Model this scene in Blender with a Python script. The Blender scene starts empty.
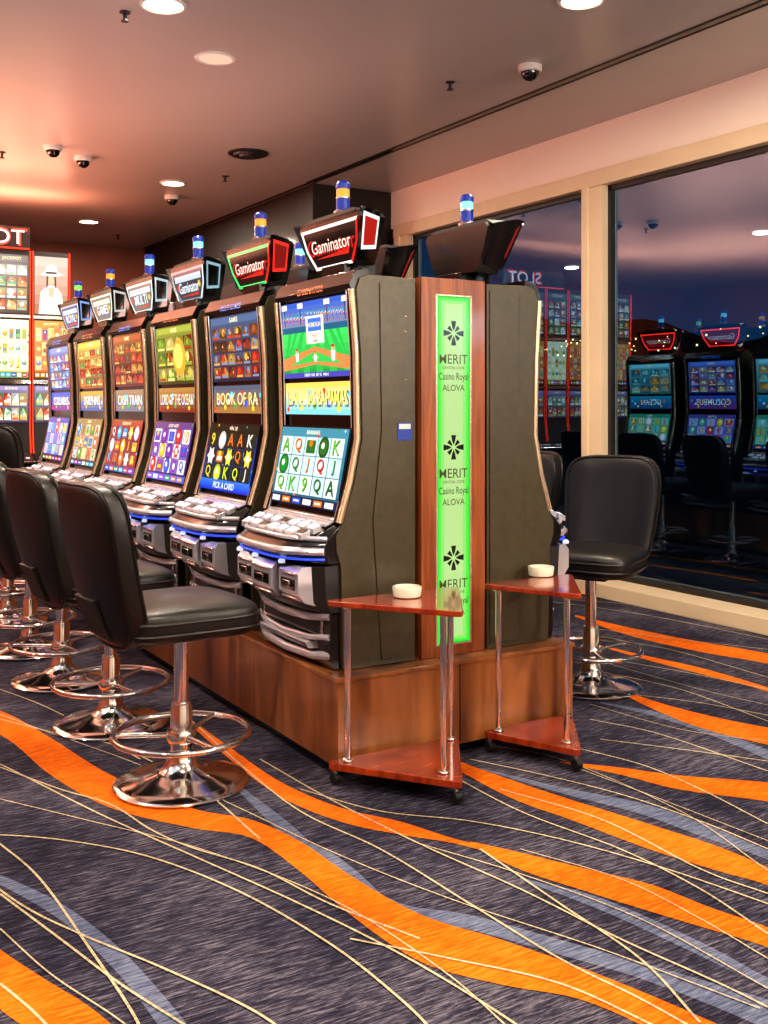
import bpy, math, random
from mathutils import Vector, Matrix
random.seed(7)
F=1050.0; H=1.4; HY=405.0
SA,CA=0.5166,0.8562
def lin(c):
    c=c/255.0
    return c/12.92 if c<=0.04045 else ((c+0.055)/1.055)**2.4
def C(r,g,b): return (lin(r),lin(g),lin(b),1.0)
def G(px,py,z=0.0):
    d=F*(H-z)/(py-HY); r=(px-384)/F*d
    return Vector((SA*d+CA*r, CA*d-SA*r, z))

# ---------------------------------------------------------------- materials
def newmat(name):
    m=bpy.data.materials.new(name); m.use_nodes=True
    nt=m.node_tree
    b=nt.nodes['Principled BSDF']
    return m,nt,b
def pmat(name,col,rough=0.5,metal=0.0,coat=0.0,noise=0.0,scale=8.0,bump=0.0,bscale=150.0,spec=0.5):
    m,nt,b=newmat(name)
    b.inputs['Roughness'].default_value=rough
    b.inputs['Metallic'].default_value=metal
    b.inputs['Coat Weight'].default_value=coat
    b.inputs['Coat Roughness'].default_value=0.08
    b.inputs['Specular IOR Level'].default_value=spec
    tc=nt.nodes.new('ShaderNodeTexCoord')
    n=nt.nodes.new('ShaderNodeTexNoise'); n.inputs['Scale'].default_value=scale
    n.inputs['Detail'].default_value=4
    nt.links.new(tc.outputs['Object'],n.inputs['Vector'])
    r=nt.nodes.new('ShaderNodeValToRGB')
    r.color_ramp.elements[0].position=0.3; r.color_ramp.elements[1].position=0.7
    r.color_ramp.elements[0].color=tuple(c*(1-noise) for c in col[:3])+(1,)
    r.color_ramp.elements[1].color=tuple(min(1,c*(1+noise)) for c in col[:3])+(1,)
    nt.links.new(n.outputs['Fac'],r.inputs['Fac'])
    nt.links.new(r.outputs['Color'],b.inputs['Base Color'])
    if bump>0:
        n2=nt.nodes.new('ShaderNodeTexNoise'); n2.inputs['Scale'].default_value=bscale
        nt.links.new(tc.outputs['Object'],n2.inputs['Vector'])
        bp=nt.nodes.new('ShaderNodeBump'); bp.inputs['Strength'].default_value=bump
        bp.inputs['Distance'].default_value=0.002
        nt.links.new(n2.outputs['Fac'],bp.inputs['Height'])
        nt.links.new(bp.outputs['Normal'],b.inputs['Normal'])
    return m
def woodmat(name,c1,c2,scale=(14,14,1.2),rough=0.35,coat=0.3):
    m,nt,b=newmat(name)
    tc=nt.nodes.new('ShaderNodeTexCoord'); mp=nt.nodes.new('ShaderNodeMapping')
    mp.inputs['Scale'].default_value=scale
    nt.links.new(tc.outputs['Object'],mp.inputs['Vector'])
    n=nt.nodes.new('ShaderNodeTexNoise'); n.inputs['Scale'].default_value=1.6
    n.inputs['Detail'].default_value=8; n.inputs['Distortion'].default_value=0.6
    nt.links.new(mp.outputs['Vector'],n.inputs['Vector'])
    r=nt.nodes.new('ShaderNodeValToRGB')
    r.color_ramp.elements[0].position=0.32; r.color_ramp.elements[1].position=0.68
    r.color_ramp.elements[0].color=c1; r.color_ramp.elements[1].color=c2
    nt.links.new(n.outputs['Fac'],r.inputs['Fac'])
    nt.links.new(r.outputs['Color'],b.inputs['Base Color'])
    b.inputs['Roughness'].default_value=rough; b.inputs['Coat Weight'].default_value=coat
    b.inputs['Coat Roughness'].default_value=0.1
    return m
def emat(name,col,s):
    m,nt,b=newmat(name)
    b.inputs['Base Color'].default_value=tuple(c*0.5 for c in col[:3])+(1,)
    b.inputs['Emission Color'].default_value=col
    b.inputs['Emission Strength'].default_value=s
    b.inputs['Roughness'].default_value=0.3
    return m
def carpetmat(name,cd,cm,cl,cov=1.0):
    m,nt,b=newmat(name)
    tc=nt.nodes.new('ShaderNodeTexCoord')
    mp=nt.nodes.new('ShaderNodeMapping'); mp.inputs['Scale'].default_value=(11,125,1)
    mp.inputs['Rotation'].default_value=(0,0,0.30)
    nt.links.new(tc.outputs['Object'],mp.inputs['Vector'])
    n=nt.nodes.new('ShaderNodeTexNoise'); n.inputs['Scale'].default_value=1.0
    n.inputs['Detail'].default_value=6; n.inputs['Roughness'].default_value=0.8
    nt.links.new(mp.outputs['Vector'],n.inputs['Vector'])
    n3=nt.nodes.new('ShaderNodeTexNoise'); n3.inputs['Scale'].default_value=2.2
    n3.inputs['Detail'].default_value=2
    nt.links.new(tc.outputs['Object'],n3.inputs['Vector'])
    mt=nt.nodes.new('ShaderNodeMath'); mt.operation='MULTIPLY_ADD'
    mt.inputs[1].default_value=0.25
    nt.links.new(n3.outputs['Fac'],mt.inputs[0]); nt.links.new(n.outputs['Fac'],mt.inputs[2])
    r=nt.nodes.new('ShaderNodeValToRGB')
    e=r.color_ramp.elements
    e[0].position=0.53; e[0].color=cd; e[1].position=0.77; e[1].color=cl
    x=e.new(0.64); x.color=cm
    nt.links.new(mt.outputs[0],r.inputs['Fac'])
    nt.links.new(r.outputs['Color'],b.inputs['Base Color'])
    b.inputs['Roughness'].default_value=0.95
    b.inputs['Specular IOR Level'].default_value=0.15
    n2=nt.nodes.new('ShaderNodeTexNoise'); n2.inputs['Scale'].default_value=260
    nt.links.new(tc.outputs['Object'],n2.inputs['Vector'])
    bp=nt.nodes.new('ShaderNodeBump'); bp.inputs['Strength'].default_value=0.4; bp.inputs['Distance'].default_value=0.003
    nt.links.new(n2.outputs['Fac'],bp.inputs['Height']); nt.links.new(bp.outputs['Normal'],b.inputs['Normal'])
    return m

M_carpet=carpetmat('carpet_navy',C(24,23,36),C(52,50,68),C(124,118,128))
M_orange=carpetmat('carpet_orange',C(186,80,6),C(222,108,12),C(236,136,45))
M_blue=carpetmat('carpet_blue_grey',C(66,72,94),C(98,105,130),C(136,140,156))
M_cream=carpetmat('carpet_cream',C(150,132,108),C(195,178,145),C(220,205,170))
M_body=pmat('cabinet_olive',C(74,67,50),0.36,0.15,noise=0.14,scale=30,bump=0.15,bscale=400)
M_black=pmat('black_gloss',C(14,13,14),0.2,coat=0.4,noise=0.2)
M_dark=pmat('dark_grey',C(38,36,36),0.45,noise=0.15)
M_chrome=pmat('chrome',C(240,238,235),0.12,1.0,noise=0.04)
M_silver=pmat('satin_silver',C(215,215,225),0.2,0.6,noise=0.08,coat=0.5)
M_brass=pmat('trim_champagne',C(225,208,180),0.25,0.75,noise=0.05)
M_button=emat('button_lit',C(222,228,245),0.75)
M_deckglow=emat('deck_blue_glow',C(50,80,240),1.1)  # glowing strip added to imitate bluish highlights on the silver deck
M_leather=pmat('black_leather',C(21,18,17),0.38,noise=0.25,scale=18,bump=0.35,bscale=260,coat=0.08)
M_plinth=woodmat('walnut_veneer',C(98,54,26),C(180,118,68),(3.5,3.5,0.6),0.3,0.3)
M_frame=woodmat('frame_wood',C(108,52,22),C(160,90,46),(20,20,1.5))
M_mahog=woodmat('mahogany_gloss',C(112,30,10),C(166,66,28),(3,14,3),0.15,0.8)
M_ceramic=pmat('ceramic',C(225,222,205),0.25,noise=0.02,coat=0.5)
M_rubber=pmat('rubber',C(18,18,18),0.6,noise=0.1)
M_ceil=pmat('ceiling_paint',C(180,172,166),0.28,noise=0.04,scale=0.7)
M_wall=pmat('wall_cream',C(244,230,216),0.6,noise=0.03,scale=1.5)
M_trim=pmat('window_frame_beige',C(222,200,168),0.45,noise=0.04,scale=3)
M_backwall=pmat('wall_terracotta',C(146,76,54),0.6,noise=0.12,scale=2)
M_darkwood=woodmat('dark_wenge',C(18,12,9),C(40,24,17),(6,6,0.8),0.5,0.1)
M_white=pmat('white_plastic',C(215,210,205),0.4,noise=0.02)
M_sticker=pmat('sticker_blue',C(30,60,150),0.4,noise=0.3,scale=200)
M_lamp=emat('lamp_glow',C(255,236,190),10)
M_lampdim=emat('lamp_dim',C(255,225,200),0.5)
M_city=emat('city_light',C(255,215,150),2.5)
M_lblue=emat('beacon_blue',C(20,50,150),0.6)
M_lamber=emat('beacon_amber',C(232,150,50),1.0)
M_lgreen=emat('beacon_green',C(120,220,90),0.9)
M_lcyan=emat('beacon_cyan',C(120,225,235),1.3)
M_redneon=emat('red_neon',C(255,60,30),1.5)
M_screen,nt,b=newmat('screen_glow')
at=nt.nodes.new('ShaderNodeAttribute'); at.attribute_name='Col'
nt.links.new(at.outputs['Color'],b.inputs['Emission Color'])
b.inputs['Emission Strength'].default_value=1.5
b.inputs['Base Color'].default_value=(0.01,0.01,0.01,1); b.inputs['Roughness'].default_value=0.15
M_panel,nt,b=newmat('backlit_glow')
at=nt.nodes.new('ShaderNodeAttribute'); at.attribute_name='Col'
nt.links.new(at.outputs['Color'],b.inputs['Emission Color'])
b.inputs['Emission Strength'].default_value=1.05
b.inputs['Base Color'].default_value=(0.01,0.01,0.01,1); b.inputs['Roughness'].default_value=0.2
M_glass=bpy.data.materials.new('window_glass'); M_glass.use_nodes=True
nt=M_glass.node_tree; nt.nodes.clear()
o=nt.nodes.new('ShaderNodeOutputMaterial'); mx=nt.nodes.new('ShaderNodeMixShader')
tr=nt.nodes.new('ShaderNodeBsdfTransparent'); gl=nt.nodes.new('ShaderNodeBsdfGlossy')
gl.inputs['Roughness'].default_value=0.0; gl.inputs['Color'].default_value=(0.50,0.76,1,1)
tr.inputs['Color'].default_value=(0.65,0.8,0.88,1)
mx.inputs['Fac'].default_value=0.26
nt.links.new(tr.outputs[0],mx.inputs[1]); nt.links.new(gl.outputs[0],mx.inputs[2]); nt.links.new(mx.outputs[0],o.inputs[0])

# ---------------------------------------------------------------- mesh builder
class MB:
    def __init__(s): s.v=[];s.f=[];s.m=[];s.c=[];s.mats=[]
    def mi(s,mat):
        if mat not in s.mats: s.mats.append(mat)
        return s.mats.index(mat)
    def add(s,vs,fs,mat,col=(1,1,1,1)):
        o=len(s.v); s.v+= [tuple(x) for x in vs]; k=s.mi(mat)
        for f in fs: s.f.append(tuple(i+o for i in f)); s.m.append(k); s.c.append(col)
    def box(s,x0,x1,y0,y1,z0,z1,mat,col=(1,1,1,1)):
        vs=[(x,y,z) for x in (x0,x1) for y in (y0,y1) for z in (z0,z1)]
        s.add(vs,[(0,1,3,2),(4,6,7,5),(0,4,5,1),(2,3,7,6),(0,2,6,4),(1,5,7,3)],mat,col)
    def prism(s,prof,y0,y1,mat,col=(1,1,1,1)):
        n=len(prof)
        vs=[(x,y0,z) for x,z in prof]+[(x,y1,z) for x,z in prof]
        fs=[tuple(range(n)),tuple(range(2*n-1,n-1,-1))]+[(i,i+n,(i+1)%n+n,(i+1)%n) for i in range(n)]
        s.add(vs,fs,mat,col)
    def loft(s,prof,ys,fx,mat,col=(1,1,1,1)):
        n=len(prof); vs=[]
        for y in ys: vs+=[(x*fx(y) if x<0 else x,y,z) for x,z in prof]
        fs=[tuple(range(n)),tuple((len(ys)-1)*n+i for i in range(n-1,-1,-1))]
        for k in range(len(ys)-1):
            for i in range(n): fs.append((k*n+i,(k+1)*n+i,(k+1)*n+(i+1)%n,k*n+(i+1)%n))
        s.add(vs,fs,mat,col)
    def prismz(s,prof,z0,z1,mat,col=(1,1,1,1)):
        n=len(prof)
        vs=[(x,y,z0) for x,y in prof]+[(x,y,z1) for x,y in prof]
        fs=[tuple(range(n-1,-1,-1)),tuple(range(n,2*n))]+[(i,(i+1)%n,(i+1)%n+n,i+n) for i in range(n)]
        s.add(vs,fs,mat,col)
    def prismx(s,prof,x0,x1,mat,col=(1,1,1,1)):
        n=len(prof)
        vs=[(x0,y,z) for y,z in prof]+[(x1,y,z) for y,z in prof]
        fs=[tuple(range(n)),tuple(range(2*n-1,n-1,-1))]+[(i,i+n,(i+1)%n+n,(i+1)%n) for i in range(n)]
        s.add(vs,fs,mat,col)
    def tube(s,pts,r,mat,n=10,closed=False,col=(1,1,1,1)):
        pts=[Vector(p) for p in pts]; N=len(pts); vs=[]
        prev=None
        for i,p in enumerate(pts):
            if closed: t=pts[(i+1)%N]-pts[i-1]
            else: t=pts[min(i+1,N-1)]-pts[max(i-1,0)]
            t.normalize()
            if prev is None:
                a=Vector((0,0,1)) if abs(t.z)<0.9 else Vector((1,0,0))
                u=t.cross(a).normalized()
            else:
                u=(prev-t*prev.dot(t)).normalized()
            prev=u; w=t.cross(u)
            for k in range(n):
                a=2*math.pi*k/n; vs.append(p+u*math.cos(a)*r+w*math.sin(a)*r)
        fs=[]
        for i in range(N if closed else N-1):
            j=(i+1)%N
            for k in range(n): fs.append((i*n+k,i*n+(k+1)%n,j*n+(k+1)%n,j*n+k))
        if not closed: fs+= [tuple(range(n-1,-1,-1)),tuple((N-1)*n+k for k in range(n))]
        s.add(vs,fs,mat,col)
    def lathe(s,prof,c,mat,n=32,col=(1,1,1,1)):
        vs=[];fs=[]
        for r,z in prof:
            for k in range(n):
                a=2*math.pi*k/n; vs.append((c[0]+r*math.cos(a),c[1]+r*math.sin(a),c[2]+z))
        for i in range(len(prof)-1):
            for k in range(n): fs.append((i*n+k,i*n+(k+1)%n,(i+1)*n+(k+1)%n,(i+1)*n+k))
        fs+=[tuple(range(n-1,-1,-1)),tuple((len(prof)-1)*n+k for k in range(n))]
        s.add(vs,fs,mat,col)
    def superell(s,c,sx,sy,sz,e1,e2,mat,fn=None,nu=40,nv=20):
        def pw(a,e): return math.copysign(abs(a)**e,a)
        vs=[];fs=[]
        for j in range(nv+1):
            t=-math.pi/2+math.pi*j/nv
            for i in range(nu):
                a=2*math.pi*i/nu
                x=sx*pw(math.cos(t),e1)*pw(math.cos(a),e2); y=sy*pw(math.cos(t),e1)*pw(math.sin(a),e2); z=sz*pw(math.sin(t),e1)
                p=Vector((x,y,z))
                if fn: p=fn(p)
                vs.append(p+Vector(c))
        for j in range(nv):
            for i in range(nu): fs.append((j*nu+i,j*nu+(i+1)%nu,(j+1)*nu+(i+1)%nu,(j+1)*nu+i))
        s.add(vs,fs,mat)
    def mesh(s,name,smooth=True,ang=35):
        me=bpy.data.meshes.new(name); me.from_pydata(s.v,[],s.f)
        for m in s.mats: me.materials.append(m)
        me.polygons.foreach_set('material_index',s.m)
        ca=me.color_attributes.new('Col','FLOAT_COLOR','CORNER')
        buf=[]
        for f,c in zip(s.f,s.c): buf+=list(c)*len(f)
        ca.data.foreach_set('color',buf)
        if smooth:
            me.polygons.foreach_set('use_smooth',[True]*len(s.f))
            try: me.set_sharp_from_angle(angle=math.radians(ang))
            except Exception: pass
        me.update(); return me
def link(name,data,loc=(0,0,0),rz=0,parent=None,bevel=0):
    ob=bpy.data.objects.new(name,data); bpy.context.scene.collection.objects.link(ob)
    ob.location=loc; ob.rotation_euler=(0,0,rz)
    if parent: ob.parent=parent
    if bevel:
        md=ob.modifiers.new('bevel','BEVEL'); md.width=bevel; md.segments=2; md.limit_method='ANGLE'; md.angle_limit=math.radians(40)
    return ob
def empty(name,loc=(0,0,0),rz=0):
    e=link(name,None,loc,rz); e.empty_display_size=0.1; return e

# ---------------------------------------------------------------- glyphs
_gc={}
def glyphs(txt):
    if txt in _gc: return _gc[txt]
    cu=bpy.data.curves.new('tmp','FONT'); cu.body=txt; cu.align_x='CENTER'; cu.size=1.0; cu.resolution_u=3; cu.offset=0.003
    ob=bpy.data.objects.new('tmp',cu); bpy.context.scene.collection.objects.link(ob)
    dg=bpy.context.evaluated_depsgraph_get(); dg.update()
    me=ob.evaluated_get(dg).to_mesh()
    vs=[(v.co.x,v.co.y) for v in me.vertices]; fs=[tuple(p.vertices) for p in me.polygons]
    ob.evaluated_get(dg).to_mesh_clear()
    bpy.data.objects.remove(ob); bpy.data.curves.remove(cu)
    xs=[v[0] for v in vs] or [0]; ys=[v[1] for v in vs] or [0]
    cx=(min(xs)+max(xs))/2; cy=(min(ys)+max(ys))/2; h=max(1e-3,max(ys)-min(ys)); w=max(xs)-min(xs)
    vs=[((x-cx)/h,(y-cy)/h) for x,y in vs]
    _gc[txt]=(vs,fs,w/h); return _gc[txt]

class Scr:
    def __init__(s,mb,O,U,V,w,h,mat=None):
        s.mb=mb;s.O=Vector(O);s.U=Vector(U).normalized();s.V=Vector(V).normalized();s.N=s.U.cross(s.V);s.w=w;s.h=h;s.mat=mat or M_screen
    def P(s,u,v,l): return s.O+s.U*(u*s.w)+s.V*(v*s.h)+s.N*(0.0006*l)
    def poly(s,pts,col,l=1):
        s.mb.add([s.P(min(1,max(0,u)),min(1,max(0,v)),l) for u,v in pts],[tuple(range(len(pts)))],s.mat,col)
    def rect(s,u0,v0,u1,v1,col,l=1): s.poly([(u0,v0),(u1,v0),(u1,v1),(u0,v1)],col,l)
    def grad(s,u0,v0,u1,v1,ca,cb,l=1,n=6):
        for i in range(n):
            t=i/(n-1); c=tuple(ca[k]*(1-t)+cb[k]*t for k in range(4))
            s.rect(u0,v0+(v1-v0)*i/n,u1,v0+(v1-v0)*(i+1)/n,c,l)
    def disc(s,u,v,r,col,l=2,n=14,ri=None):
        P=[]
        m=n if not ri else n*2
        for i in range(m):
            a=2*math.pi*i/m; rr=r if (not ri or i%2==0) else ri
            P.append((u+rr*math.cos(a)/s.w,v+rr*math.sin(a)/s.h))
        s.poly(P,col,l)
    def text(s,t,u,v,hh,col,l=3,sx=1.0,maxw=None):
        vs,fs,asp=glyphs(t)
        if maxw and asp*hh*sx>maxw: sx=maxw/(asp*hh)
        s.mb.add([s.P(u+x*hh*sx/s.w,v+y*hh/s.h,l) for x,y in vs],fs,s.mat,col)
def mulc(c,k): return (c[0]*k,c[1]*k,c[2]*k,1)

PAL=[C(230,40,30),C(250,200,40),C(40,170,70),C(40,90,220),C(240,240,240),C(200,60,200),C(250,130,30),C(60,200,230)]
def _last(rnd): return rnd.choice(['J','K','Q','A','10','9'])
def art_reels(S,bg,cell,syms,letters,rnd,title=None):
    S.grad(0,0,1,1,bg[0],bg[1],1)
    for k in range(26): S.disc(rnd.random(),rnd.random(),rnd.uniform(.004,.012),mulc(rnd.choice(PAL),.7),1.5,n=6)
    S.rect(0,0,1,0.11,mulc(bg[2],1),2)
    for k in range(6): S.rect(0.03+k*0.16,0.02,0.15+k*0.16,0.09,mulc(rnd.choice(PAL),0.8),3); S.rect(0.05+k*0.16,0.045,0.13+k*0.16,0.065,C(250,250,240),4)
    S.text(title or 'CREDIT 2500',0.5,0.94,S.h*0.055,C(255,240,190),3,maxw=S.w*0.8)
    for i in range(5):
        for j in range(3):
            u0=0.035+i*0.188; v0=0.14+j*0.25
            S.rect(u0,v0,u0+0.176,v0+0.238,cell[(i+j)%len(cell)],2)
            col=rnd.choice(syms); t=rnd.random()
            cu=u0+0.088; cv=v0+0.119
            if t<letters:
                L=_last(rnd)
                S.text(L,cu,cv,S.h*0.19,mulc(col,0.2),3,1.1,maxw=S.w*0.155)
                S.text(L,cu-0.008,cv+0.012,S.h*0.18,col,4,1.1,maxw=S.w*0.145)
            elif t<letters+(1-letters)*0.4:
                S.disc(cu,cv,S.w*0.075,mulc(col,0.5),3); S.disc(cu,cv,S.w*0.055,col,4); S.disc(cu-0.01,cv+0.02,S.w*0.022,C(255,250,220),5)
            elif t<letters+(1-letters)*0.7:
                S.disc(cu,cv,S.w*0.08,col,3,n=6,ri=S.w*0.05); S.disc(cu,cv,S.w*0.03,C(255,245,200),4)
            else:
                S.rect(u0+0.02,v0+0.03,u0+0.156,v0+0.2,mulc(col,0.6),3); S.rect(u0+0.04,v0+0.06,u0+0.136,v0+0.12,rnd.choice(syms),4)
                S.disc(cu,v0+0.16,S.w*0.025,rnd.choice(syms),5)
def art_tiles(S,bg,cols,rnd,nx=4,ny=3,title='GAMES'):
    S.grad(0,0,1,1,bg[0],bg[1],1)
    S.rect(0.05,0.88,0.95,0.98,mulc(bg[1],1.6),2)
    S.text(title,0.5,0.93,S.h*0.07,C(250,235,170),3,maxw=S.w*0.8)
    for i in range(nx):
        for j in range(ny):
            u0=0.04+i*0.93/nx; v0=0.05+j*0.8/ny; du=0.86/nx; dv=0.7/ny
            c=rnd.choice(cols)
            S.rect(u0,v0,u0+du,v0+dv,mulc(c,0.35),2)
            S.poly([(u0,v0+dv*.3),(u0+du*rnd.uniform(.2,.8),v0+dv),(u0+du,v0+dv*rnd.uniform(.3,.8)),(u0+du,v0)],mulc(rnd.choice(cols),.6),2.5)
            S.disc(u0+du*rnd.uniform(.35,.65),v0+dv*.6,min(S.w*du,S.h*dv)*rnd.uniform(.2,.36),c,3,n=rnd.choice([5,8,14]))
            S.disc(u0+du*rnd.uniform(.25,.75),v0+dv*.5,min(S.w*du,S.h*dv)*rnd.uniform(.1,.2),rnd.choice(cols),3.5,n=rnd.choice([4,6,10]))
            S.rect(u0+du*.1,v0+dv*.06,u0+du*.9,v0+dv*.24,rnd.choice(cols),4)
def art_field(S):
    S.grad(0,0,1,.62,C(24,140,60),C(60,200,90),1)
    for k in range(-1,7):
        S.poly([(.5+(k-3)*.10,.62),(.5+(k-2.5)*.10,.62),(.5+(k-2.5)*.20,.07),(.5+(k-3)*.20,.07)],C(40,170,74),1.5)
    S.grad(0,0.62,1,1,C(120,130,150),C(50,90,180),2)
    S.rect(0,.60,1,.68,C(30,90,120),2.5)
    for k in range(160):
        S.disc((k*0.618)%1*0.96+0.02,0.71+(k*0.377)%1*0.16,0.0045,mulc(PAL[k%8],.8),3,n=5)
    for u in (.05,.3,.7,.95):
        S.rect(u-.006,.7,u+.006,.97,C(60,60,70),3.5); S.rect(u-.04,.92,u+.04,.985,C(245,245,230),3.7)
    S.poly([(-0.0,0.10),(0.5,.17),(1,0.08),(1,.24),(.5,.40),(0,0.26)],C(195,125,72),3)
    S.poly([(.1,.17),(.5,.21),(.9,.16),(.5,.34)],C(50,180,80),3.3)
    S.poly([(.47,.24),(.53,.24),(.55,.27),(.5,.29),(.45,.27)],C(205,150,95),3.6)
    S.rect(0.38,0.44,0.64,0.80,C(235,225,200),4); S.rect(0.41,0.60,0.61,0.77,C(60,110,200),5)
    S.text('HOME RUN',.51,.685,S.h*.06,C(255,230,90),6,maxw=S.w*.18)
    S.text('FREE',.51,.54,S.h*.055,C(190,50,40),6,maxw=S.w*.16); S.text('GAMES',.51,.475,S.h*.045,C(40,60,120),6,maxw=S.w*.16)
    for u,v,s in ((.22,.30,.9),(.76,.30,1.1),(.5,.27,.7)):
        S.poly([(u-.018*s,v-.09*s),(u+.018*s,v-.09*s),(u+.026*s,v+.03*s),(u-.026*s,v+.03*s)],C(240,240,245),5.5)
        S.disc(u,v+.055*s,.012*s,C(215,165,125),6,10); S.poly([(u-.022*s,v+.07*s),(u+.03*s,v+.07*s),(u+.01*s,v+.10*s),(u-.018*s,v+.095*s)],C(180,30,30),6.3)
    S.rect(0,0,1,0.07,C(70,70,160),4); S.text('CREDIT 1500   BET 25   WIN 0',0.5,0.035,S.h*0.036,C(255,255,255),5,maxw=S.w*0.85)
def art_banner(S,c1,c2,t,tc):
    S.grad(0,0,1,1,c1,c2,1)
    for k in range(14): S.disc(0.04+k*0.07,0.15+0.6*((k*0.37)%1),0.012+0.008*((k*.77)%1),PAL[(k*3)%8],2,n=6)
    S.text(t,0.5,0.48,S.h*0.50,mulc(tc,0.10),3,maxw=S.w*0.90); S.text(t,0.49,0.52,S.h*0.44,tc,4,maxw=S.w*0.86)

# ---------------------------------------------------------------- slot machine cabinet
W2=0.345
PROF=[(0,.379),(-.01,.78),(-.03,.84),(-.03,.90),(.0,.945),(.05,1.1),(.085,1.27),(.078,1.6),(.058,1.85),(.075,1.895),(.11,1.91),(.33,1.905),(.33,.379)]
def fx(y): return 1-.66*(abs(y)/W2)**4
YS=[W2*k/10 for k in range(-10,11)]
def cabinet():
    b=MB()
    b.prism(PROF,-W2,W2,M_body)
    for sgn in (-1,1):
        y0=sgn*W2; y1=sgn*(W2+0.006)
        b.prism([(.17,.40),(.13,.95),(.17,1.3),(.16,1.88),(.318,1.88),(.318,.40)],min(y0,y1),max(y0,y1),M_body)
        pts=[(-.014,sgn*(W2-.010),.945),(.034,sgn*(W2-.010),1.1),(.068,sgn*(W2-.010),1.27),(.061,sgn*(W2-.010),1.6),(.042,sgn*(W2-.010),1.85)]
        b.tube(pts,.014,M_brass,8)
        b.tube([(p[0]-.001,p[1]-sgn*.024,p[2]) for p in pts],.009,M_black,8)
        b.tube([(p[0]-.004,p[1]-sgn*.036,p[2]) for p in pts],.004,M_silver,6)
    b.prism([(.04,1.845),(.03,1.87),(.06,1.925),(.12,1.935),(.12,1.845)],-W2+.01,W2-.01,M_black)
    b.prism([(.002,.95),(.045,1.10),(.076,1.27),(.071,1.6),(.051,1.845),(.10,1.845),(.12,1.27),(.05,.95)],-W2+.03,W2-.03,M_black)
    ys=[y*.985 for y in YS]
    b.loft([(.0,.79),(-.15,.79),(-.20,.82),(-.205,.855),(-.17,.885),(0,.945)],ys,fx,M_black)
    b.tube([(-.208*fx(y),y,.84) for y in ys],.016,M_silver,8)
    b.tube([(-.203*fx(y),y,.810) for y in ys],.005,M_deckglow,8)  # added glow line for the deck's bluish highlights
    b.tube([(-.176*fx(y),y,.888) for y in ys],.010,M_silver,8)
    b.tube([(-.012,y,.952) for y in (-.30,0,.30)],.009,M_silver,8)
    sl=(.945-.885)/.17
    def zt(x): return .885+(x+.17)*sl
    for row,(xa,xb) in enumerate([(-.150,-.112),(-.098,-.062)]):
        for k in range(7):
            yc=-.252+k*.084
            za=zt(xa);zb=zt(xb)
            b.prism([(xa,za-.01),(xa,za+.014),(xb,zb+.014),(xb,zb-.01)],yc-.034,yc+.034,M_silver)
            b.prism([(xa+.006,za),(xa+.006,za+.018),(xb-.006,zb+.018),(xb-.006,zb)],yc-.027,yc+.027,M_button if (k+row)%4 else M_black)
    b.prism([(-.05,zt(-.05)),(-.05,zt(-.05)+.012),(-.015,zt(-.015)+.012),(-.015,zt(-.015))],-.29,.29,M_silver)
    ys2=[y*.96 for y in YS]
    b.loft([(0,.60),(-.10,.60),(-.15,.64),(-.165,.78),(0,.79)],ys2,fx,M_dark)
    for yc,w in ((-.205,.085),(0,.095),(.205,.085)):
        k=.9 if yc else 1
        b.prism([(-.10*k,.625),(-.152*k,.64),(-.185*k,.675),(-.185*k,.755),(-.165*k,.78),(-.10*k,.78)],yc-w,yc+w,M_silver)
        b.prism([(-.12*k,.665),(-.178*k,.678),(-.190*k,.694),(-.190*k,.730),(-.12*k,.740)],yc-w*.7,yc+w*.7,M_black)
        b.prism([(-.12*k,.690),(-.193*k,.695),(-.193*k,.722),(-.12*k,.727)],yc-w*.25,yc+w*.45,M_chrome)
        b.tube([(-.19*k,yc-w*.8,.752),(-.19*k,yc+w*.8,.752)],.006,M_chrome,8)
        b.tube([(-.176*k,yc-w*.8,.655),(-.176*k,yc+w*.8,.655)],.006,M_chrome,8)
        b.lathe([(.014,0),(.014,.012),(.006,.018)],(-.18*k,yc+w*.8,.78),M_button,10)
    b.prism([(0,.382),(-.035,.382),(-.045,.42),(-.045,.59),(0,.60)],-W2+.02,W2-.02,M_black)
    for z,x,r in ((.585,-.07,.018),(.505,-.075,.012),(.432,-.06,.018)):
        b.tube([(x+.03,-W2+.03,z),(x,-W2*.6,z-.012),(x-.012,0,z-.018),(x,W2*.6,z-.012),(x+.03,W2-.03,z)],r,M_silver,8)
    b.prism([(-.04,.445),(-.085,.45),(-.10,.475),(-.09,.48),(-.04,.475)],-.22,.22,M_silver)
    b.prism([(-.045,.50),(-.052,.50),(-.052,.57),(-.045,.57)],-.27,.27,M_chrome)
    b.prism([(-.05,.51),(-.056,.51),(-.056,.56),(-.05,.56)],-.25,.25,M_dark)
    b.box(.14,.29,-.10,.10,1.90,1.985,M_black)
    b.box(.10,.31,-.20,.20,1.905,1.925,M_dark)
    return b.mesh('slot_cabinet')
CAB=cabinet()

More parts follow.
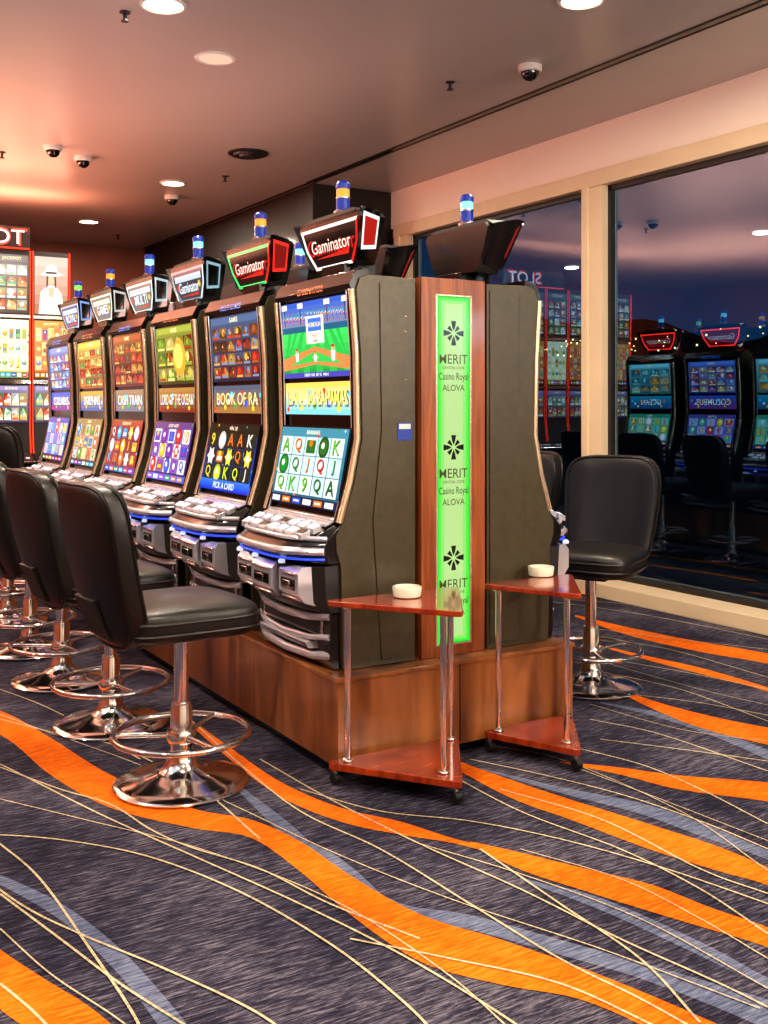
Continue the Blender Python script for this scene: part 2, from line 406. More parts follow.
def screens(kind,seed):
    rnd=random.Random(seed); b=MB()
    w=0.60
    def scr(x0,z0,x1,z1,ww=w):
        V=Vector((x1-x0,0,z1-z0))
        return Scr(b,(x0-.004,ww/2,z0),(0,-1,0),V,ww,V.length)
    up=scr(.0705,1.515,.0508,1.835); ban=scr(.0742,1.36,.0715,1.495); lo=scr(.010,.985,.0705,1.305)
    lo.O+=Vector((-.012,0,0))
    b.prism([(.004,.975),(-.004,.985),(.060,1.312),(.075,1.312)],-w/2-.008,w/2+.008,M_black)
    hd=Scr(b,(.029,.26,1.853),(0,-1,0),(.2,0,1),.52,.04)
    hd.text(['GAMINATOR','MULTI GAMES','ROYAL REELS'][seed%3],.5,.5,.028,C(240,120,60) if seed%2 else C(80,150,255),1,maxw=.4)
    if kind==0:
        art_field(up); art_banner(ban,C(120,190,200),C(225,190,90),'BANANAS BAHAMAS',C(255,236,110))
        art_reels(lo,(C(40,90,110),C(60,130,150),C(30,30,60)),[C(205,218,212),C(180,208,204)],[C(20,130,50),C(200,30,20),C(40,100,40),C(220,110,10),C(90,170,30)],.78,rnd,'BANANAS')
    elif kind==1:
        art_tiles(up,(C(30,40,60),C(60,80,110)),[C(150,90,50),C(200,160,90),C(90,60,40),C(190,60,40),C(110,130,170)],rnd,6,4)
        art_banner(ban,C(150,110,60),C(80,90,110),'BOOK OF RA',C(240,220,150))
        art_reels(lo,(C(20,60,150),C(20,30,20),C(30,90,220)),[C(22,40,24),C(30,24,20)],[C(240,235,220),C(200,220,60),C(230,200,60),C(220,120,40)],.7,rnd,'WIN 120')
        lo.grad(0,0,1,.16,C(20,50,180),C(50,110,235),6); lo.text('PICK A CARD',.5,.08,.03,C(235,240,255),7,maxw=.4)
    elif kind==2:
        art_tiles(up,(C(60,60,20),C(120,130,50)),[C(190,180,60),C(120,160,50),C(220,200,120),C(150,60,30)],rnd,4,3)
        up.disc(.62,.45,.10,C(190,150,50),5,20); up.disc(.60,.48,.07,C(230,200,100),6,20)
        art_banner(ban,C(120,50,30),C(160,120,60),'LORD OF THE OCEAN',C(230,220,200))
        art_reels(lo,(C(60,30,90),C(90,60,120),C(70,90,190)),[C(210,205,220),C(120,90,160)],[C(230,180,40),C(120,50,160),C(200,50,40),C(60,90,200)],.3,rnd,'LUCKY LADY')
    elif kind==3:
        art_tiles(up,(C(90,30,20),C(130,60,30)),[C(210,80,40),C(220,170,80),C(160,40,30),C(90,80,60)],rnd,5,4)
        art_banner(ban,C(100,110,120),C(150,120,90),'CASH TRAIN',C(240,240,230))
        art_reels(lo,(C(120,20,20),C(150,50,30),C(60,60,140)),[C(130,30,30),C(90,30,60)],[C(250,200,60),C(240,120,40),C(230,230,230),C(80,160,220)],.3,rnd,'SIZZLING HOT')
    elif kind==4:
        art_tiles(up,(C(150,80,20),C(200,150,60)),[C(220,120,40),C(90,150,80),C(230,210,130),C(180,50,40)],rnd,4,4)
        art_banner(ban,C(60,90,150),C(190,150,60),'DOLPHINS',C(240,240,230))
        art_reels(lo,(C(100,60,50),C(150,120,70),C(60,60,60)),[C(200,180,150),C(160,120,90)],[C(200,80,30),C(60,130,180),C(230,200,80),C(80,150,60)],.4,rnd,'DELUXE')
    elif kind==5:
        art_tiles(up,(C(40,60,130),C(80,110,180)),[C(100,150,220),C(220,200,140),C(180,80,120),C(230,230,240)],rnd,5,4)
        art_banner(ban,C(120,60,140),C(60,90,180),'COLUMBUS',C(240,240,230))
        art_reels(lo,(C(50,50,110),C(90,80,150),C(60,60,60)),[C(170,170,220),C(110,110,190)],[C(220,80,60),C(230,200,80),C(80,190,160)],.4,rnd,'DELUXE')
    elif kind==6:
        art_tiles(up,(C(60,120,120),C(110,180,190)),[C(120,200,200),C(200,220,180),C(60,130,150),C(220,160,80)],rnd,4,3)
        art_banner(ban,C(20,90,140),C(30,150,180),'OCEAN',C(240,240,230))
        art_reels(lo,(C(20,90,60),C(60,150,120),C(20,60,120)),[C(120,200,190),C(150,190,120)],[C(220,230,90),C(30,120,200),C(240,120,60),C(240,240,240)],.4,rnd,'MEGA')
    return b.mesh('screen_art_%d_%d'%(kind,seed),smooth=False)

def topper(style):
    b=MB()
    z0,z1=1.97,2.185
    xf,xb=.13,.27
    yc=.03
    pal={0:(C(235,225,220),C(200,30,20),C(14,10,10),C(225,225,225),C(150,22,16),'Gaminator'),
         1:(C(60,230,110),C(230,40,30),C(20,14,14),C(230,40,30),C(110,16,12),'Gaminator'),
         2:(C(110,135,145),C(200,215,230),C(34,52,66),C(120,150,160),None,'Gaminator'),
         3:(mulc(C(255,50,35),3.2),mulc(C(255,50,35),3.2),mulc(C(110,14,10),1.6),C(110,20,15),None,'Gaminator'),
         4:(C(190,200,205),C(215,225,230),C(70,84,92),C(150,170,175),None,'MULTI'),
         5:(C(140,165,190),C(190,210,230),C(36,60,110),C(110,140,190),None,'ROYAL'),
         6:(C(200,205,195),C(215,215,205),C(90,92,86),C(165,165,155),None,'GAMES')}[style]
    def ring(x,sc,dz=0):
        return [(x,yc-.17*sc,z0+dz),(x,yc-.225*sc,z0+.09),(x,yc-.268*sc,z1-.02),(x,yc-.245*sc,z1),(x,yc+.245*sc,z1),(x,yc+.268*sc,z1-.02),(x,yc+.225*sc,z0+.09),(x,yc+.17*sc,z0+dz)]
    A=ring(xf,1.0); A=[(x+.04*(1-(z-z0)/(z1-z0)),y,z) for x,y,z in A]
    B=ring(xb,.90,.01)
    n=8
    b.add(A+B,[tuple(range(n-1,-1,-1)),tuple(range(n,2*n))]+[(i,(i+1)%n,(i+1)%n+n,i+n) for i in range(n)],M_black)
    b.prismx([(yc-.245,z1-.005),(yc-.20,z1+.018),(yc+.20,z1+.018),(yc+.245,z1-.005)],xf+.01,xb-.02,M_dark)
    for sgn in (-1,1):
        b.add([(xf+.03,yc+sgn*.20,z0+.02),(xf-.012,yc+sgn*.300,z1+.005),(xf+.02,yc+sgn*.292,z1+.012),(xb-.03,yc+sgn*.252,z1-.005),(xb-.02,yc+sgn*.19,z0+.04),
               (xf+.05,yc+sgn*.185,z0+.02),(xf+.012,yc+sgn*.268,z1),(xf+.03,yc+sgn*.265,z1),(xb-.03,yc+sgn*.235,z1-.01),(xb-.02,yc+sgn*.175,z0+.04)],
              [(0,1,2,3,4),(5,6,7,8,9),(0,1,6,5),(1,2,7,6),(2,3,8,7),(3,4,9,8),(4,0,5,9)],M_black)
    O=Vector((xf+.038,yc+.268,z0)); V=Vector((-.04,0,z1-z0))
    S=Scr(b,O,(0,-1,0),V,.536,V.length)
    cols=pal
    def band(q,w,col,l):
        cx=sum(p[0] for p in q)/len(q); cy=sum(p[1] for p in q)/len(q)
        q2=[(p[0]+(cx-p[0])*w*.75,p[1]+(cy-p[1])*w*1.5) for p in q]
        for i in range(len(q)):
            j=(i+1)%len(q); S.poly([q[i],q[j],q2[j],q2[i]],col[i%len(col)],l)
    face=[(.20,.06),(.80,.06),(.92,.45),(.97,.88),(.03,.88),(.08,.45)]
    S.poly(face,cols[2],1)
    band(face,.10,[cols[0],cols[1],cols[1],cols[0],cols[0],cols[0]],2)
    if style in(0,1,3):
        S.text('Gaminator',.5,.50,.070,C(190,25,20),4,maxw=.41); S.text('Gaminator',.5,.51,.056,C(240,215,200),5,maxw=.38)
        S.poly([(.24,.28),(.78,.36),(.76,.26)],C(220,40,30),4)
    else:
        S.rect(.13,.58,.87,.74,mulc(pal[1],.7),4); S.text(pal[5],.5,.42,.06,C(225,235,240),5,maxw=.30); S.poly([(.24,.2),(.76,.26),(.74,.18)],C(170,50,35) if style!=6 else C(60,90,150),4)
        S.disc(.2,.45,.025,C(200,60,40),5,8,ri=.012); S.disc(.8,.45,.025,C(220,180,60),5,8,ri=.012)
    for sgn in (-1,1):
        pa=Vector((xf+.035,yc+sgn*.218,z0+.06)); pb=Vector((xf+.006,yc+sgn*.291,z1-.012))
        pc=Vector((xb-.035,yc+sgn*.249,z1-.022)); pd=Vector((xb-.026,yc+sgn*.203,z0+.07))
        off=Vector((0,sgn*.006,0)); q=[pa+off,pb+off,pc+off,pd+off]; cen=sum(q,Vector())/4
        q2=[p.lerp(cen,.22)+Vector((0,sgn*.001,0)) for p in q]
        for i in range(4):
            if style==3 and i!=0: continue
            j=(i+1)%4; b.add([q[i],q[j],q2[j],q2[i]],[(0,1,2,3)],M_screen,pal[3])
        if pal[4]: b.add(q2,[(0,1,2,3)],M_screen,pal[4])
    b.tube([(xf+.07,yc-.15,z0+.01),(.16,-.10,1.91)],.014,M_dark,8); b.tube([(xf+.07,yc+.15,z0+.01),(.16,.10,1.91)],.014,M_dark,8)
    c=(.20,yc-.01,z1+.012)
    b.lathe([(.040,0),(.040,.022),(.030,.030)],c,M_chrome,20)
    b.lathe([(.029,.026),(.029,.075)],c,M_lblue,20)
    b.lathe([(.031,.075),(.031,.083)],c,M_chrome,20)
    b.lathe([(.028,.083),(.028,.115),(.02,.12)],c,{0:M_lamber,1:M_lamber,2:M_lcyan,3:M_lcyan,4:M_lcyan,5:M_lgreen,6:M_lamber}[style],20)
    b.lathe([(.031,.118),(.031,.138),(.022,.150),(.004,.153)],c,M_lblue,20)
    return b.mesh('topper_%d'%style)
TOP={k:topper(k) for k in range(7)}

YC=[3.88+0.84*i for i in range(6)]
kinds=[0,1,2,3,4,5]; tstyle=[0,1,2,4,6,5]
for i,y in enumerate(YC):
    e=empty('slot_machine' ,(1.95,y,0))
    link('cabinet',CAB,parent=e,bevel=.004)
    link('screens',screens(kinds[i],i+3),parent=e)
    link('topper',TOP[tstyle[i]],parent=e)
    if i==0:
        s=MB(); s.box(.240,.308,-.3535,-.351,1.26,1.33,M_sticker); s.box(.247,.301,-.3545,-.353,1.305,1.325,M_white)
        for zz in (1.75,1.69,1.5): s.lathe([(.006,0),(.006,.004)],(.28,-.35,zz),M_brass,8)
        link('service_sticker',s.mesh('sticker'),parent=e)
for i,y in enumerate(YC):
    e=empty('slot_machine',(2.965,y,0),math.pi)
    link('cabinet',CAB,parent=e,bevel=.004)
    link('screens',screens(6 if i%2 else 5,20+i),parent=e)
    link('topper',TOP[3],parent=e)

b=MB()
b.box(1.88,3.03,3.45,8.55,.04,.362,M_plinth)
b.box(1.90,3.01,3.47,8.53,.008,.04,M_black)
for y in [3.45+1.68*k for k in (1,2)]: b.box(1.877,1.881,y-.002,y+.002,.05,.36,M_black)
b.box(2.435,2.440,3.447,3.451,.05,.36,M_black)
b.box(1.872,3.038,3.443,8.557,.360,.377,M_plinth)
link('machine_plinth',b.mesh('plinth'),bevel=.003)
b=MB(); b.box(2.29,2.625,3.76,8.5,.379,1.86,M_dark)
link('divider_panel',b.mesh('spine'))

# sign column between the two end machines
e=empty('illuminated_sign_column',(2.463,3.53,0))
b=MB(); x0,x1=-.158,.158
fw=.072
b.box(x0,x1,.014,.20,.379,1.915,M_frame)
b.box(x0,x0+fw,0,.014,.379,1.915,M_frame); b.box(x1-fw,x1,0,.014,.379,1.915,M_frame)
b.box(x0+fw,x1-fw,0,.014,1.845,1.915,M_frame); b.box(x0+fw,x1-fw,0,.014,.379,.425,M_frame)
b.box(x0+fw-.003,x0+fw+.005,-.002,.013,.42,1.85,M_brass); b.box(x1-fw-.005,x1-fw+.003,-.002,.013,.42,1.85,M_brass)
b.box(x0+fw,x1-fw,-.002,.013,1.843,1.85,M_brass); b.box(x0+fw,x1-fw,-.002,.013,.42,.427,M_brass)
link('frame',b.mesh('sign_frame'),parent=e,bevel=.001)
pw=x1-x0-2*fw-.010
b=MB(); S=Scr(b,(x0+fw+.005,.0025,.428),(1,0,0),(0,0,1),pw,1.414,M_panel)
S.rect(0,0,1,1,C(40,215,50),0.5)
S.rect(.05,.006,.95,.994,C(90,220,75),1)
S.rect(.12,.012,.88,.988,C(140,218,110),1.5)
S.rect(.22,.02,.78,.98,C(178,212,140),2)
dk=C(20,24,14); tx=C(80,82,40)
for v in (.895,.565,.245):
    for a in range(8):
        an=a*math.pi/4; dx,dy=math.cos(an),math.sin(an); pts=[]
        r0,r1,wd=.010,.050,.0125
        for (rr,ww) in ((r0,0),(r1*.5,wd*.6),(r1,wd),(r1,-wd),(r1*.5,-wd*.6)):
            pts.append((.5+(dx*rr-dy*ww)/S.w,v+(dy*rr+dx*ww)/S.h))
        if a%2==0 : S.poly(pts,dk,3)
        else: S.poly([(.5+(p[0]-.5)*.72,v+(p[1]-v)*.72) for p in pts],dk,3)
    S.text('MERIT',.5,v-.075,.038,tx,3,1.2,maxw=.140)
    S.text('CRYSTAL COVE',.5,v-.100,.011,tx,3,maxw=.13)
    S.text('Casino Royal',.5,v-.128,.038,C(56,64,32),3,maxw=.145)
    S.text('ALOVA',.5,v-.158,.026,tx,3,maxw=.11)
link('backlit_panel',b.mesh('sign_panel',smooth=False),parent=e)

# ---------------------------------------------------------------- chair
def chair():
    b=MB()
    b.lathe([(.245,0),(.248,.006),(.24,.014),(.20,.022),(.15,.030),(.10,.042),(.07,.060),(.052,.085),(.046,.12)],(0,0,0),M_chrome,48)
    b.lathe([(.040,.10),(.040,.28),(.036,.29),(.036,.30)],(0,0,0),M_chrome,28)
    b.lathe([(.027,.29),(.027,.56)],(0,0,0),M_chrome,24)
    b.lathe([(.052,.155),(.055,.165),(.055,.19),(.05,.20)],(0,0,0),M_chrome,28)
    b.tube([(.245*math.cos(2*math.pi*k/48),.245*math.sin(2*math.pi*k/48),.185) for k in range(48)],.012,M_chrome,10,closed=True)
    for k in range(3):
        a=2*math.pi*k/3+.6
        b.tube([(.04*math.cos(a),.04*math.sin(a),.178),(.24*math.cos(a),.24*math.sin(a),.185)],.010,M_chrome,8)
    b.lathe([(.05,.53),(.10,.55),(.11,.56)],(0,0,0),M_rubber,20)
    b.box(-.22,.14,-.12,.12,.548,.566,M_rubber)
    def fs(p):
        q=Vector(p)
        if q.z>0: q.z*=1-.22*((p.x/.25)**2*.5+(p.y/.24)**2*.5)
        q.y*=1+.06*(p.x/.25)
        return q
    sc=-.025
    b.superell((sc,0,.628),.255,.245,.072,.45,.42,M_leather,fs,56,24)
    def se(a,sx,sy,e):
        c,s=math.cos(a),math.sin(a)
        return math.copysign(abs(c)**e,c)*sx, math.copysign(abs(s)**e,s)*sy
    for zz in (.640,.600):
        ring=[]
        for k in range(64):
            x,y=se(2*math.pi*k/64,.256,.246,.42); ring.append((x+sc,y*(1+.06*x/.25),zz))
        b.tube(ring,.006,M_leather,6,closed=True)
    def fb(p):
        q=Vector(p); t=(p.z/.29)
        q.y*=1+.10*t-.06*t*t
        q.x+= .85*q.y*q.y
        q.x-= .24*(p.z+.29)
        q.x+= .05*t*t*0.5
        return q
    bc=(-.275,0,.835)
    b.superell(bc,.048,.238,.29,.42,.36,M_leather,fb,56,28)
    for off in (-.030,.030):
        ring=[]
        for k in range(72):
            y,z=se(2*math.pi*k/72,.235,.287,.38)
            q=fb(Vector((off,y,z))); ring.append((q.x+bc[0],q.y,q.z+bc[2]))
        b.tube(ring,.007,M_leather,6,closed=True)
    b.prism([(-.20,.548),(-.31,.58),(-.37,.72),(-.355,.725),(-.29,.60),(-.20,.568)],-.09,.09,M_rubber)
    return b.mesh('chair_mesh',ang=50)
CH=chair()
def putchair(x,y,deg,dz=0):
    o=link('casino_stool',CH,(x,y,0.007),math.radians(deg))
    if dz: o.scale=(1,1,1+dz)
putchair(1.36,3.70,4); putchair(1.35,4.55,4); putchair(1.35,5.40,2); putchair(1.36,6.15,8); putchair(1.42,7.05,52,.13); putchair(1.36,8.0,0)
putchair(3.56,3.92,180+28); putchair(3.53,4.75,180+5); putchair(3.53,5.6,170); putchair(3.54,6.45,185); putchair(3.53,7.3,176); putchair(3.54,8.1,188)

# ---------------------------------------------------------------- side tables
def rounded(poly,r,n=6):
    out=[]; N=len(poly)
    for i in range(N):
        p=Vector(poly[i]);a=(Vector(poly[i-1])-p).normalized();c=(Vector(poly[(i+1)%N])-p).normalized()
        ang=a.angle(c)/2; t=min(r/math.tan(ang),.12)
        for k in range(n+1):
            u=k/n; q=(p+a*t)*(1-u)**2+p*2*u*(1-u)+(p+c*t)*u*u; out.append(tuple(q))
    return out
def table(pa,pb,pc,ash):
    e=empty('side_table',(pc[0],pc[1],0.006)); o=Vector(pc)
    P=[tuple(Vector(p)-o) for p in (pa,pc,pb)]
    cen=sum((Vector(p) for p in P),Vector((0,0)))/3
    b=MB()
    b.prismz(rounded(P,.022),.655,.675,M_mahog)
    low=rounded([tuple(cen+(Vector(p)-cen)*.99) for p in P],.022)
    b.prismz(low,.055,.082,M_mahog)
    for k,p in enumerate(P):
        q=cen+(Vector(p)-cen)*(.73,.60,.80)[k]
        b.tube([(q.x,q.y,.08),(q.x,q.y,.66)],.0125,M_chrome,16)
        b.lathe([(.022,0),(.022,.008),(.014,.014)],(q.x,q.y,.082),M_chrome,16)
        b.lathe([(.014,0),(.022,.006),(.022,.014)],(q.x,q.y,.641),M_chrome,16)
        w=cen+(Vector(p)-cen)*.86
        b.lathe([(.010,0),(.010,.03)],(w.x,w.y,.03),M_chrome,10)
        b.tube([(w.x-.014,w.y,.022),(w.x+.014,w.y,.022)],.022,M_rubber,18)
    link('stand',b.mesh('table'),parent=e,bevel=.003)
    b=MB(); b.lathe([(.045,0),(.052,.004),(.056,.035),(.054,.040),(.047,.040),(.044,.014),(.001,.012)],(0,0,0),M_ceramic,32)
    link('ashtray',b.mesh('ashtray'),(ash[0],ash[1],.681))
table((1.80,3.42),(2.41,3.42),(2.12,2.98),G(407,597,.68)[:2])
table((2.52,3.42),(3.0,3.42),(2.70,3.02),G(541,576,.68)[:2])

# ---------------------------------------------------------------- room shell
def slab(name,x0,x1,y0,y1,z0,z1,mat,bevel=0):
    b=MB(); b.box(x0,x1,y0,y1,z0,z1,mat); return link(name,b.mesh(name),bevel=bevel)
XW=5.5; CZ=3.53; YB=14.0
slab('floor',-4.2,5.7,-3.2,YB+.2,-.12,0,M_carpet)
slab('ceiling',-4.2,5.7,-3.2,YB+.2,CZ,CZ+.15,M_ceil)
slab('wall_left',-4.2,-4,-3.2,YB+.2,0,CZ,M_backwall)
slab('wall_back',-4,XW,YB,YB+.2,0,CZ,M_backwall)
slab('wall_front',-4,XW,-3.2,-3,0,CZ,M_wall)
slab('wall_right_header',XW,XW+.2,-3,YB,3.16,CZ,M_wall)
slab('wall_right_rear',XW,XW+.2,8.86,YB,0,3.16,M_darkwood)
slab('wall_alcove',4.62,XW,8.98,YB,0,CZ-.002,M_darkwood)
slab('trim_1',XW-.05,XW+.06,-3,8.86,3.05,3.17,M_trim,.004)
slab('trim_2',XW-.22,XW+.12,-3,8.86,0,.10,M_trim,.004)
b=MB()
for ya,yb in ((5.89,6.12),(8.60,8.86),(3.1,3.33),(.3,.53),(-2.5,-2.27)):
    b.box(XW-.04,XW+.10,ya,yb,.10,3.06,M_trim); b.box(XW-.06,XW-.03,ya+.14,yb-.03,.10,3.06,M_trim)
link('trim_3',b.mesh('mullions'),bevel=.003)
wy=[(6.12,8.60),(3.33,5.89),(.53,3.1),(-2.27,.3)]
for i,(ya,yb) in enumerate(wy):
    b=MB(); b.add([(XW+.04,ya,.1),(XW+.04,yb,.1),(XW+.04,yb,3.06),(XW+.04,ya,3.06)],[(0,1,2,3)],M_glass)
    e=empty('window_%d'%(i+1)); link('pane',b.mesh('pane',False),parent=e)
    f=MB(); f.box(XW+.02,XW+.06,ya,ya+.035,.1,3.05,M_dark); f.box(XW+.02,XW+.06,yb-.035,yb,.1,3.05,M_dark)
    f.box(XW+.02,XW+.06,ya,yb,3.01,3.05,M_dark); f.box(XW+.02,XW+.06,ya,yb,.1,.14,M_dark); link('sash',f.mesh('sash'),parent=e)
b=MB(); b.box(4.560,4.605,-3,8.97,CZ-.004,CZ,M_black); b.box(4.615,4.63,-3,8.97,CZ-.006,CZ,M_dark); b.box(4.545,4.560,-3,8.97,CZ-.007,CZ,M_dark)
b.box(4.565,4.60,8.97,YB,CZ-.004,CZ,M_black)
link('ceiling_slot_diffuser',b.mesh('slot'))

def lamp(x,y,dim=False,E=60):
    e=empty('recessed_downlight',(x,y,CZ))
    b=MB(); b.lathe([(.125,0),(.125,-.008),(.108,-.012),(.102,-.004)],(0,0,0),M_white,32)
    b.lathe([(.100,-.003),(.100,-.007)],(0,0,0),M_lampdim if dim else M_lamp,32)
    link('fitting',b.mesh('downlight'),parent=e)
    if not dim:
        L=bpy.data.lights.new('downlight','AREA'); L.shape='DISK'; L.size=.2; L.energy=E; L.color=(1,.86,.68)
        link('bulb',L,(0,0,-.03),parent=e)
for x,y in ((1.88,5.39),(3.74,4.19),(3.47,9.67),(3.36,12.2),(1.2,2.2),(3.7,1.6),(-.9,4.6),(-1.2,1.6),(1.4,-1.2),(4.2,-1.0),(-1.6,8.0),(.5,8.6),(-3,5),(.3,12.3)):
    lamp(x,y)
lamp(2.44,6.05,True)
def dome(x,y,r=.07,name='ceiling_dome_camera'):
    b=MB(); b.lathe([(r,0),(r,-.03),(r*.9,-.04)],(0,0,0),M_white,24)
    b.lathe([(r*.78,-.035)]+[(r*.78*math.cos(a),-.035-r*.8*math.sin(a)) for a in (.3,.6,.9,1.2,1.5)],(0,0,0),M_black,24)
    link(name,b.mesh(name),(x,y,CZ))
for px,py in ((530,66),(83,157),(53,146),(172,196)):
    d=F*(CZ-H)/(HY-py); r=(px-384)/F*d; dome(SA*d+CA*r,CA*d-SA*r,.075)
def spr(px,py):
    d=F*(CZ-H)/(HY-py); r=(px-384)/F*d
    b=MB(); b.lathe([(.03,0),(.03,-.006),(.01,-.01),(.01,-.045),(.022,-.048),(.022,-.052)],(0,0,0),M_dark,16)
    link('ceiling_sprinkler',b.mesh('sprinkler'),(SA*d+CA*r,CA*d-SA*r,CZ))
for p in ((450,82),(225,176),(125,12),(2,152),(118,235)): spr(*p)
b=MB(); b.lathe([(.17,0),(.17,-.012),(.15,-.02),(.13,-.012),(.12,-.03),(.08,-.022),(.07,-.04),(.01,-.04)],(0,0,0),M_dark,32)
link('air_diffuser',b.mesh('diffuser'),(3.6,8.19,CZ))

# ---------------------------------------------------------------- back bank of tall machines
def tallcab():
    b=MB(); w=.195
    b.prism([(0,0),(0,.75),(-.16,.80),(-.16,.84),(.0,.90),(.05,1.2),(.03,3.0),(.45,3.0),(.45,0)],-w,w,M_dark)
    for s in(-1,1): b.tube([(-.005,s*(w-.008),.9),(.04,s*(w-.008),1.2),(.02,s*(w-.008),3.0)],.007,M_redneon,8)
    b.tube([(-.165,-w,.82),(-.165,w,.82)],.012,M_chrome,8)
    for k in range(5): b.box(-.13,-.09,-.15+k*.065,-.11+k*.065,.83,.865,M_button)
    b.box(.015,.035,-w+.01,w-.01,2.30,2.33,M_chrome); b.box(.02,.04,-w+.01,w-.01,1.62,1.66,M_chrome)
    return b.mesh('tall_cabinet')
TC=tallcab()
def tallscr(i):
    rnd=random.Random(100+i); b=MB(); w=.34
    def sc(x0,z0,x1,z1):
        V=Vector((x1-x0,0,z1-z0)); return Scr(b,(x0-.006,w/2,z0),(0,-1,0),V,w,V.length)
    u=sc(.038,2.35,.030,2.95); m=sc(.045,1.68,.039,2.28); l=sc(.042,1.22,.045,1.60)
    pale=[C(245,240,220),C(235,220,150),C(210,150,90),C(120,170,130),C(220,90,60),C(250,245,235)]
    if i==0:
        u.grad(0,0,1,1,C(170,105,75),C(205,180,165),1)
        u.poly([(.12,.0),(.18,.38),(.36,.50),(.64,.50),(.82,.36),(.90,.0)],C(235,225,212),2)
        u.poly([(.40,.46),(.60,.46),(.56,.30),(.44,.30)],C(215,170,140),2.5)
        u.disc(.5,.60,.045,C(222,178,148),3,16)
        u.poly([(.34,.42),(.36,.66),(.42,.72),(.40,.5)],C(96,56,36),3.5); u.poly([(.66,.42),(.64,.66),(.58,.72),(.60,.5)],C(96,56,36),3.5)
        u.poly([(.16,.68),(.34,.665),(.66,.665),(.86,.70),(.70,.74),(.64,.84),(.5,.87),(.36,.84),(.31,.74)],C(245,240,228),4)
        u.poly([(.33,.74),(.67,.74),(.67,.705),(.33,.705)],C(60,40,34),5)
    else:
        art_tiles(u,(C(60,50,50),C(90,80,80)),pale,rnd,3,4,'JACKPOT')
    if i%2==1: art_reels(m,(C(230,215,130),C(245,240,200),C(120,130,70)),[C(248,246,220),C(240,230,170)],[C(220,160,60),C(120,170,80),C(240,190,50),C(90,140,120)],.1,rnd,'JACKPOT')
    else: art_reels(m,(C(200,90,40),C(220,140,60),C(120,40,30)),[C(240,190,130),C(210,120,70)],[C(220,60,40),C(240,220,150),C(240,190,50),C(110,120,190)],.2,rnd,'JACKPOT')
    art_tiles(l,(C(80,60,90),C(120,110,140)),pale,rnd,4,2,'BONUS')
    return b.mesh('tall_art_%d'%i,False)
for i in range(7):
    e=empty('jackpot_machine',(2.70-.40*i,11.2,0),math.pi/2)
    link('cabinet',TC,parent=e); link('screens',tallscr(i),parent=e)
e=empty('slot_neon_sign',(0,0,0))
b=MB(); S=Scr(b,(1.84,11.14,3.03),(1,0,0),(0,0,1),.60,.18)
S.text('SLOT',.5,.5,.145,C(255,240,230),2,1.25,maxw=.54); S.text('SLOT',.5,.5,.18,mulc(C(255,60,40),1.6),1,1.25,maxw=.59)
b.box(1.45,2.47,11.16,11.20,3.0,3.23,M_darkwood)
b.tube([(1.46,11.145,3.005),(2.46,11.145,3.005)],.008,M_redneon,8)
link('letters',b.mesh('neon'),parent=e)

# ---------------------------------------------------------------- outside
slab('terrace_ground',5.9,120,-60,120,-.6,-.5,pmat('terrace_dark',C(14,16,20),.6,noise=.2))
b=MB(); rr=random.Random(4)
hill=[]
for k in range(60):
    y=-40+k*4.5; h=14+2.5*math.sin(k*.35)+1.2*math.sin(k*.9+1); hill.append((y,h))
vs=[(110,y,-1) for y,h in hill]+[(122,y,h) for y,h in hill]
b.add(vs,[(i,i+1,i+61,i+60) for i in range(59)],pmat('hill_dark',C(14,20,30),.9,noise=.2))
for k in range(260):
    y=rr.uniform(-30,210); z=rr.uniform(9.5,12.6); s=rr.uniform(.06,.15)
    if (y*.13)%1<.35: continue
    x=110+z*.8-.6
    b.box(x-.1,x,y-s,y+s,z-s,z+s,M_city)
link('distant_hillside',b.mesh('hill',False))

# ---------------------------------------------------------------- carpet pattern
def cr(pts,n=10):
    P=[pts[0]*2-pts[1]]+pts+[pts[-1]*2-pts[-2]]; out=[]
    for i in range(1,len(P)-2):
        for k in range(n):
            t=k/n; a,b_,c,d=P[i-1],P[i],P[i+1],P[i+2]
            out.append(.5*((2*b_)+(c-a)*t+(2*a-5*b_+4*c-d)*t*t+(3*b_-a-3*c+d)*t**3))
    out.append(P[-2]); return out
cb=MB()
zc=[0]
def bump():
    zc[0]+=1; return zc[0]*.00002
def ribbon(pts,mat,z,n=10):
    z+=bump()
    A=cr([G(p[0],p[1]) for p in pts],n); B=cr([G(p[0],p[2]) for p in pts],n)
    vs=[(p.x,p.y,z) for p in A]+[(p.x,p.y,z) for p in B]; N=len(A)
    cb.add(vs,[(i,i+N,i+1+N,i+1) for i in range(N-1)],mat)
def wline(P,w,mat,z):
    z+=bump()
    vs=[];N=len(P)
    for i,p in enumerate(P):
        t=(P[min(i+1,N-1)]-P[max(i-1,0)]); t.z=0; t.normalize(); nn=Vector((-t.y,t.x,0))*(w[i] if isinstance(w,list) else w)
        vs+=[(p.x+nn.x,p.y+nn.y,z),(p.x-nn.x,p.y-nn.y,z)]
    cb.add(vs,[(2*i,2*i+1,2*i+3,2*i+2) for i in range(N-1)],mat)
ZL=.0035
def line(pts,w=.006,mat=None,z=ZL): wline(cr([G(*p) for p in pts]),w,mat or M_cream,z)
O,BL=M_orange,M_blue
z1,z2=.0005,.002
ribbon([(-200,650,655),(-80,685,700),(0,711,735),(50,738,775),(110,775,808),(190,808,828),(250,820,838),(300,842,872),(350,876,915),(420,915,962),(500,940,985),(580,968,1000),(660,1000,1035),(740,1035,1080),(820,1070,1120)],O,z2)
ribbon([(180,712,716),(230,748,760),(280,782,797),(340,808,822),(400,822,835),(450,838,843),(490,848,853)],O,z2)
ribbon([(470,842,846),(520,853,870),(580,868,890),(650,885,912),(710,908,930),(768,928,948),(860,965,985)],O,z2)
